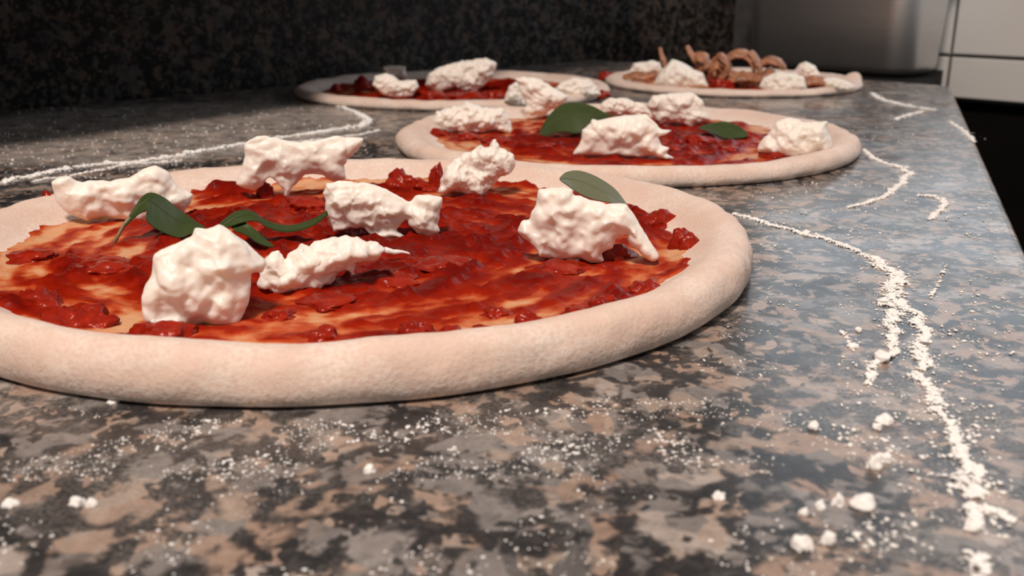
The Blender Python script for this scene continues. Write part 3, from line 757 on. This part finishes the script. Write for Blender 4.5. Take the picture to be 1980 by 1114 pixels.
# ------------------------------------------------------------------ brown strips on the farthest pizza
GS = 'brown strips on the farthest pizza'
def strip(ctrl, wpx, label, foot=(1400, 166)):
    p0 = G(*foot, .004); dirv = np.array([p0[0], p0[1], 0]); dirv /= np.linalg.norm(dirv)
    P = np.array([onplane(x, y, p0+dirv*dv*.001, dirv) for x, y, dv in ctrl]); k = np.linalg.norm(p0)/F
    m = len(P); t = np.linspace(0, m-1, (m-1)*8+1); i = np.minimum(t.astype(int), m-2); f = (t-i)[:, None]
    g = lambda j: P[np.clip(j, 0, m-1)]
    a, b, c, d = g(i-1), g(i), g(i+1), g(i+2)
    Q = .5*(2*b+(c-a)*f+(2*a-5*b+4*c-d)*f*f+(3*b-a-3*c+d)*f**3)
    T = np.gradient(Q, axis=0); T /= np.linalg.norm(T, axis=1)[:, None]
    s = np.linspace(0, 1, len(Q))
    ax = dirv*.8+np.array([0, 0, .45]); Wd = ax-T*(T@ax)[:, None]; Wd /= np.linalg.norm(Wd, axis=1)[:, None]
    Nn = np.cross(T, Wd)
    hw = wpx*1.5*k/2*(.35+.65*np.sin(np.pi*np.clip(s*.9+.06, 0, 1)))*(1+.25*noise(Q*220+wpx))
    V = []
    for e in range(10):
        an = 2*math.pi*e/10
        V.append(Q+Wd*(hw*math.cos(an))[:, None]+Nn*(np.minimum(hw*.5, .003)*math.sin(an))[:, None])
    V = np.stack(V, 1).reshape(-1, 3); Fc = grid_faces(len(Q), 10, True)+[tuple(range(9, -1, -1)), tuple(range(len(V)-10, len(V)))]
    obj('topping_strip', V, Fc, M_ham, origin=p0, label=label, cat='topping', group=GS)
strip([(1276,92,4),(1280,108,3),(1286,125,1),(1290,140,0)], 12, 'leftmost thin brown strip standing up like a spike')
strip([(1328,88,2),(1334,100,2),(1344,115,0),(1356,128,0)], 14, 'second pointed brown strip rising above the rounded mozzarella lump')
strip([(1338,112,6),(1350,108,2),(1362,115,-4),(1372,130,-4),(1378,150,0)], 22, 'rust brown strip folded just right of the rounded mozzarella lump')
strip([(1372,125,10),(1388,116,6),(1402,122,2),(1410,140,0),(1405,160,-4)], 24, 'dark brown curled strip in the middle of the brown heap')
strip([(1390,104,0),(1398,112,-4),(1406,126,-6),(1400,145,-8),(1384,162,-8)], 18, 'pale edged brown strip with a pointed top')
strip([(1402,120,0),(1415,108,4),(1436,104,6),(1452,116,2),(1458,138,-4)], 20, 'topmost looped brown strip of the heap')
strip([(1400,165,-10),(1420,152,-12),(1445,148,-12),(1470,150,-8),(1482,145,-4)], 18, 'long brown strip lying across the foot of the heap')
strip([(1450,100,2),(1460,112,0),(1468,130,-4),(1470,148,-6)], 22, 'flesh brown strip hanging down on the right of the loop')
strip([(1470,124,8),(1488,116,8),(1506,122,6),(1518,134,4)], 18, 'rightmost arched brown strip of the heap')
strip([(1400,128,-4),(1412,140,-6),(1425,146,-8),(1440,138,-6)], 14, 'short brown strip inside the loop of the heap')
for i in range(9):      # shreds filling the heap
    x = 1345+i*17; y = 150-18*math.sin(i*.75+.4); dz = [8, -3, 4, 10, 0, 7, -4, 5, 9][i]
    strip([(x-14, y+12, dz), (x-4, y-6+3*(i % 3), dz), (x+8, y-9, dz-3), (x+18, y+4, dz), (x+20, y+16, dz-4)], 15+3*(i % 3), '%s small curled shred counted from the left inside the brown heap' % ('first second third fourth fifth sixth seventh eighth ninth'.split()[i]))
strip([(1205,150,6),(1225,146,2),(1250,147,0),(1270,140,2)], 16, 'flat pinkish brown strip left of the rounded mozzarella lump', (1240, 156))
strip([(1545,168,-2),(1565,156,-4),(1585,155,-4),(1605,163,-2)], 18, 'rust coloured strip beside the smooth mozzarella lump', (1580, 174))

# ------------------------------------------------------------------ flour
def grains(P, r, seed, flat=.7):
    """many little lumps joined into one mesh"""
    rng = np.random.RandomState(seed); V0, F0 = ICO1; F0 = np.array(F0); n = len(V0)
    P = np.asarray(P); r = np.asarray(r)
    jit = 1+.35*rng.uniform(-1, 1, (len(P), n, 1))
    sc = r[:, None, None]*np.stack([rng.uniform(.7, 1.4, len(P)), rng.uniform(.7, 1.4, len(P)), np.full(len(P), flat)], -1)[:, None, :]
    V = P[:, None]+V0[None]*jit*sc
    V[..., 2] = np.maximum(V[..., 2], .00005)
    Fc = (F0[None]+(np.arange(len(P))*n)[:, None, None]).reshape(-1, 3)
    return V.reshape(-1, 3), Fc.tolist()
def trail(ctrl, label, seed, dens=1.0, gmm=.62):
    """ctrl: (px, py, width px) along the streak"""
    rng = np.random.RandomState(seed); P, R_ = [], []
    for (x0, y0, w0), (x1, y1, w1) in zip(ctrl[:-1], ctrl[1:]):
        a, b = G(x0, y0), G(x1, y1); L_ = np.linalg.norm(b-a)
        ka = np.linalg.norm(a-CAM)/F
        wm = max(w0, w1)*ka
        n = int(max(6, dens*L_*(wm+.002)/(.0008**2)*1.15))
        t = rng.uniform(0, 1, n)
        hwid = (w0+(w1-w0)*t)*ka/2
        c = a+(b-a)*t[:, None]
        off = rng.normal(size=n)*hwid*np.where(rng.uniform(size=n) < .22, 1.7, .72)
        dirn = (b-a)/L_; nrm = np.array([-dirn[1], dirn[0], 0])
        wob = noise(np.stack([c[:, 0]*110, c[:, 1]*110, 0*t+seed], -1))*hwid*1.5
        gap = noise(np.stack([c[:, 0]*160, c[:, 1]*160, 0*t+seed+8], -1))
        p = c+nrm*(off+wob)[:, None]
        keep = gap > -.55
        hgt = np.clip(1-np.abs(off)/(hwid*1.4+1e-6), 0, 1)*np.minimum(hwid, .0035)*.24
        r = gmm*.001*rng.lognormal(-.35, .45, n)*(.45+.75*np.clip(1-np.abs(off)/(hwid*1.6+1e-6), 0, 1))
        p[:, 2] = r*.3+hgt*rng.uniform(0, 1, n)
        P.append(p[keep]); R_.append(r[keep])
    P = np.concatenate(P); R_ = np.concatenate(R_)
    V, Fc = grains(P, R_, seed, .55)
    o = ctrl[len(ctrl)//2]; o = G(o[0], o[1])
    obj('flour_streak', V, Fc, M_flour, origin=o, smooth=False, label=label, cat='flour', kind='stuff')
trail([(1418,414,10),(1460,425,11),(1500,438,12),(1560,455,13),(1600,463,12),(1650,483,13),(1700,508,20),(1728,535,34),(1726,580,28),(1722,625,20),(1727,660,16),(1718,690,14)], 'branching white flour streak running from the nearest pizza rim to the right', 1)
trail([(1715,690,8),(1692,702,12),(1682,725,14),(1678,745,12)], 'short hooked flour streak under the branching streak', 2)
trail([(1738,580,12),(1768,612,18),(1787,650,22),(1783,700,24),(1788,735,22),(1815,785,22),(1840,830,22),(1862,868,20),(1875,900,26),(1872,935,46),(1885,965,34)], 'long thick white flour streak down the right side of the counter', 3)
trail([(1880,975,30),(1885,1000,34),(1885,1030,20)], 'broad flour heap at the lower end of the long streak', 4)
trail([(1900,985,12),(1935,992,26),(1962,1010,10)], 'side tail of flour right of the broad heap', 5)
trail([(1880,1068,18),(1895,1085,30),(1900,1120,24)], 'flour patch at the bottom right corner of the counter', 6)
trail([(1672,290,4),(1690,308,8),(1715,318,9),(1745,325,14),(1757,335,12),(1738,360,9),(1715,380,9),(1670,395,5),(1640,402,4)], 'crooked flour streak beside the right end of the second pizza', 7)
trail([(1775,378,14),(1810,382,12),(1830,395,10),(1815,412,9),(1792,425,8)], 'small hooked flour patch right of the crooked streak', 8)
trail([(1685,180,5),(1705,193,8),(1740,202,12),(1770,208,12),(1810,213,7)], 'white flour patch at the far end of the counter', 9)
trail([(1730,232,6),(1760,222,8),(1785,216,6)], 'second flour smear at the far end of the counter', 10)
trail([(1835,235,3),(1862,252,6),(1878,268,7),(1885,275,4)], 'flour caught along the far right counter edge', 11)
trail([(1830,512,4),(1815,545,4),(1800,580,3)], 'faint flour line right of the thick streak', 12, .35, .5)
trail([(-30,360,14),(20,350,16),(70,340,16),(130,325,14),(200,318,12),(280,312,11),(330,305,11),(400,290,10),(470,279,10),(560,264,12),(640,252,14),(690,246,16),(712,236,14),(700,223,10),(665,208,9),(630,198,7),(600,193,4)], 'long curved flour ridge left where a pizza lay, behind the nearest pizza', 13, .8, .8)
trail([(60,352,5),(150,338,6),(250,318,5),(350,312,5)], 'low flour ridge along the far left rim of the nearest pizza', 14, .8, .7)
trail([(560,276,4),(640,268,5),(700,260,4),(735,252,3)], 'inner flour ridge running towards the second pizza', 15, .8, .7)
trail([(1625,640,6),(1640,660,7),(1650,680,4)], 'tiny flour crumbs left of the branching streak', 16, .5, .6)
trail([(860,815,30),(820,835,50),(760,850,40)], 'loose flour scatter just below the nearest pizza', 17, .10, .6)
# countable clumps
def clump(px, py, wpx, hpx, label, seed):
    p = G(px, py); k = np.linalg.norm(p-CAM)/F
    V, Fc = ICO3
    n = fbm(V*1.5+seed*3.7, 3)
    W = V*(1+.42*n[:, None])*np.array([wpx*k/2, wpx*k/2*.9, hpx*k*.9]); W[:, 2] = np.maximum(W[:, 2], 0)
    obj('flour_clump', W+p, Fc, M_flour, origin=p, label=label, cat='flour', group='flour clumps on the granite')
for i, (a, l) in enumerate([((1690,905,26,30), 'tall flour clump left of the thick streak'), ((1710,890,22,18), 'round flour clump touching the tall clump'), ((1668,978,44,22), 'widest flour clump near the bottom right'),
                            ((1620,976,22,22), 'pointed flour clump left of the widest clump'), ((1585,982,18,16), 'smaller pointed flour clump, second left of the widest'), ((1390,962,26,12), 'lone flour clump on a dark grain at the lower centre'),
                            ((1555,994,16,12), 'tiny flour clump left of the pointed clumps'), ((1572,828,20,14), 'flour clump below the pale patch of granite'), ((1710,815,34,12), 'flat flour clump above the tall clump'), ((1695,828,18,10), 'little flour clump under the flat clump'),
                            ((1550,1055,40,24), 'flour clump at the bottom edge, left one'), ((1600,1050,26,26), 'flour clump at the bottom edge, right one'), ((150,975,26,16), 'flour clump at the lower left of the counter'), ((178,978,22,14), 'flour clump beside the one at the lower left'),
                            ((22,978,26,14), 'flour clump at the left border'), ((715,912,22,14), 'flour clump in front of the nearest pizza'), ((218,778,22,7), 'flat flour clump under the left of the nearest pizza rim'), ((1660,640,12,8), 'speck of flour beside the branching streak')]):
    clump(*a, l, i+1)
# fine dusting nobody could count
rng = np.random.RandomState(11); P, R_ = [], []
def dust(n, x0, x1, y0, y1, rmin, rmax, thr=-.1, fr=35):
    px = rng.uniform(x0, x1, n*3); py = rng.uniform(y0, y1, n*3)
    Q = np.array([G(a, b) for a, b in zip(px, py)])
    keep = noise(np.stack([Q[:, 0]*fr, Q[:, 1]*fr, 0*px+2], -1)) > thr
    Q = Q[keep][:n]; r = np.exp(rng.uniform(math.log(rmin), math.log(rmax), len(Q)))
    Q[:, 2] = r*.25; P.append(Q); R_.append(r)
dust(1700, -20, 1450, 770, 930, .00009, .00034, .02, 45)
dust(380, 300, 1400, 790, 900, .00016, .00052, .15, 60)
dust(500, -20, 2000, 900, 1130, .0001, .0004, .1, 40)
dust(700, 1350, 1980, 480, 900, .00012, .00042, .05, 40)
dust(450, 1450, 1950, 210, 480, .0002, .0007, .05, 30)
dust(400, 1620, 1960, 560, 1060, .00018, .0007, -.05, 60)
dust(900, -20, 710, 205, 345, .00025, .0007, -.35, 30)
P = np.concatenate(P); R_ = np.concatenate(R_)
# none under the pizzas
ok = np.ones(len(P), bool)
for c_, r_ in (((-.065, .3837), .164), ((.076, .664), .163), ((-.06, 1.0), .165), ((.243, 1.083), .144)):
    ok &= np.hypot(P[:, 0]-c_[0], P[:, 1]-c_[1]) > r_
ok &= poly_sd(P[:, :2], np.array(poly)) > .004
V, Fc = grains(P[ok], R_[ok], 5)
obj('flour_dust', V, Fc, M_flour, smooth=False, origin=(0, .3, 0), label='fine white flour specks scattered over the granite', cat='flour', kind='stuff')
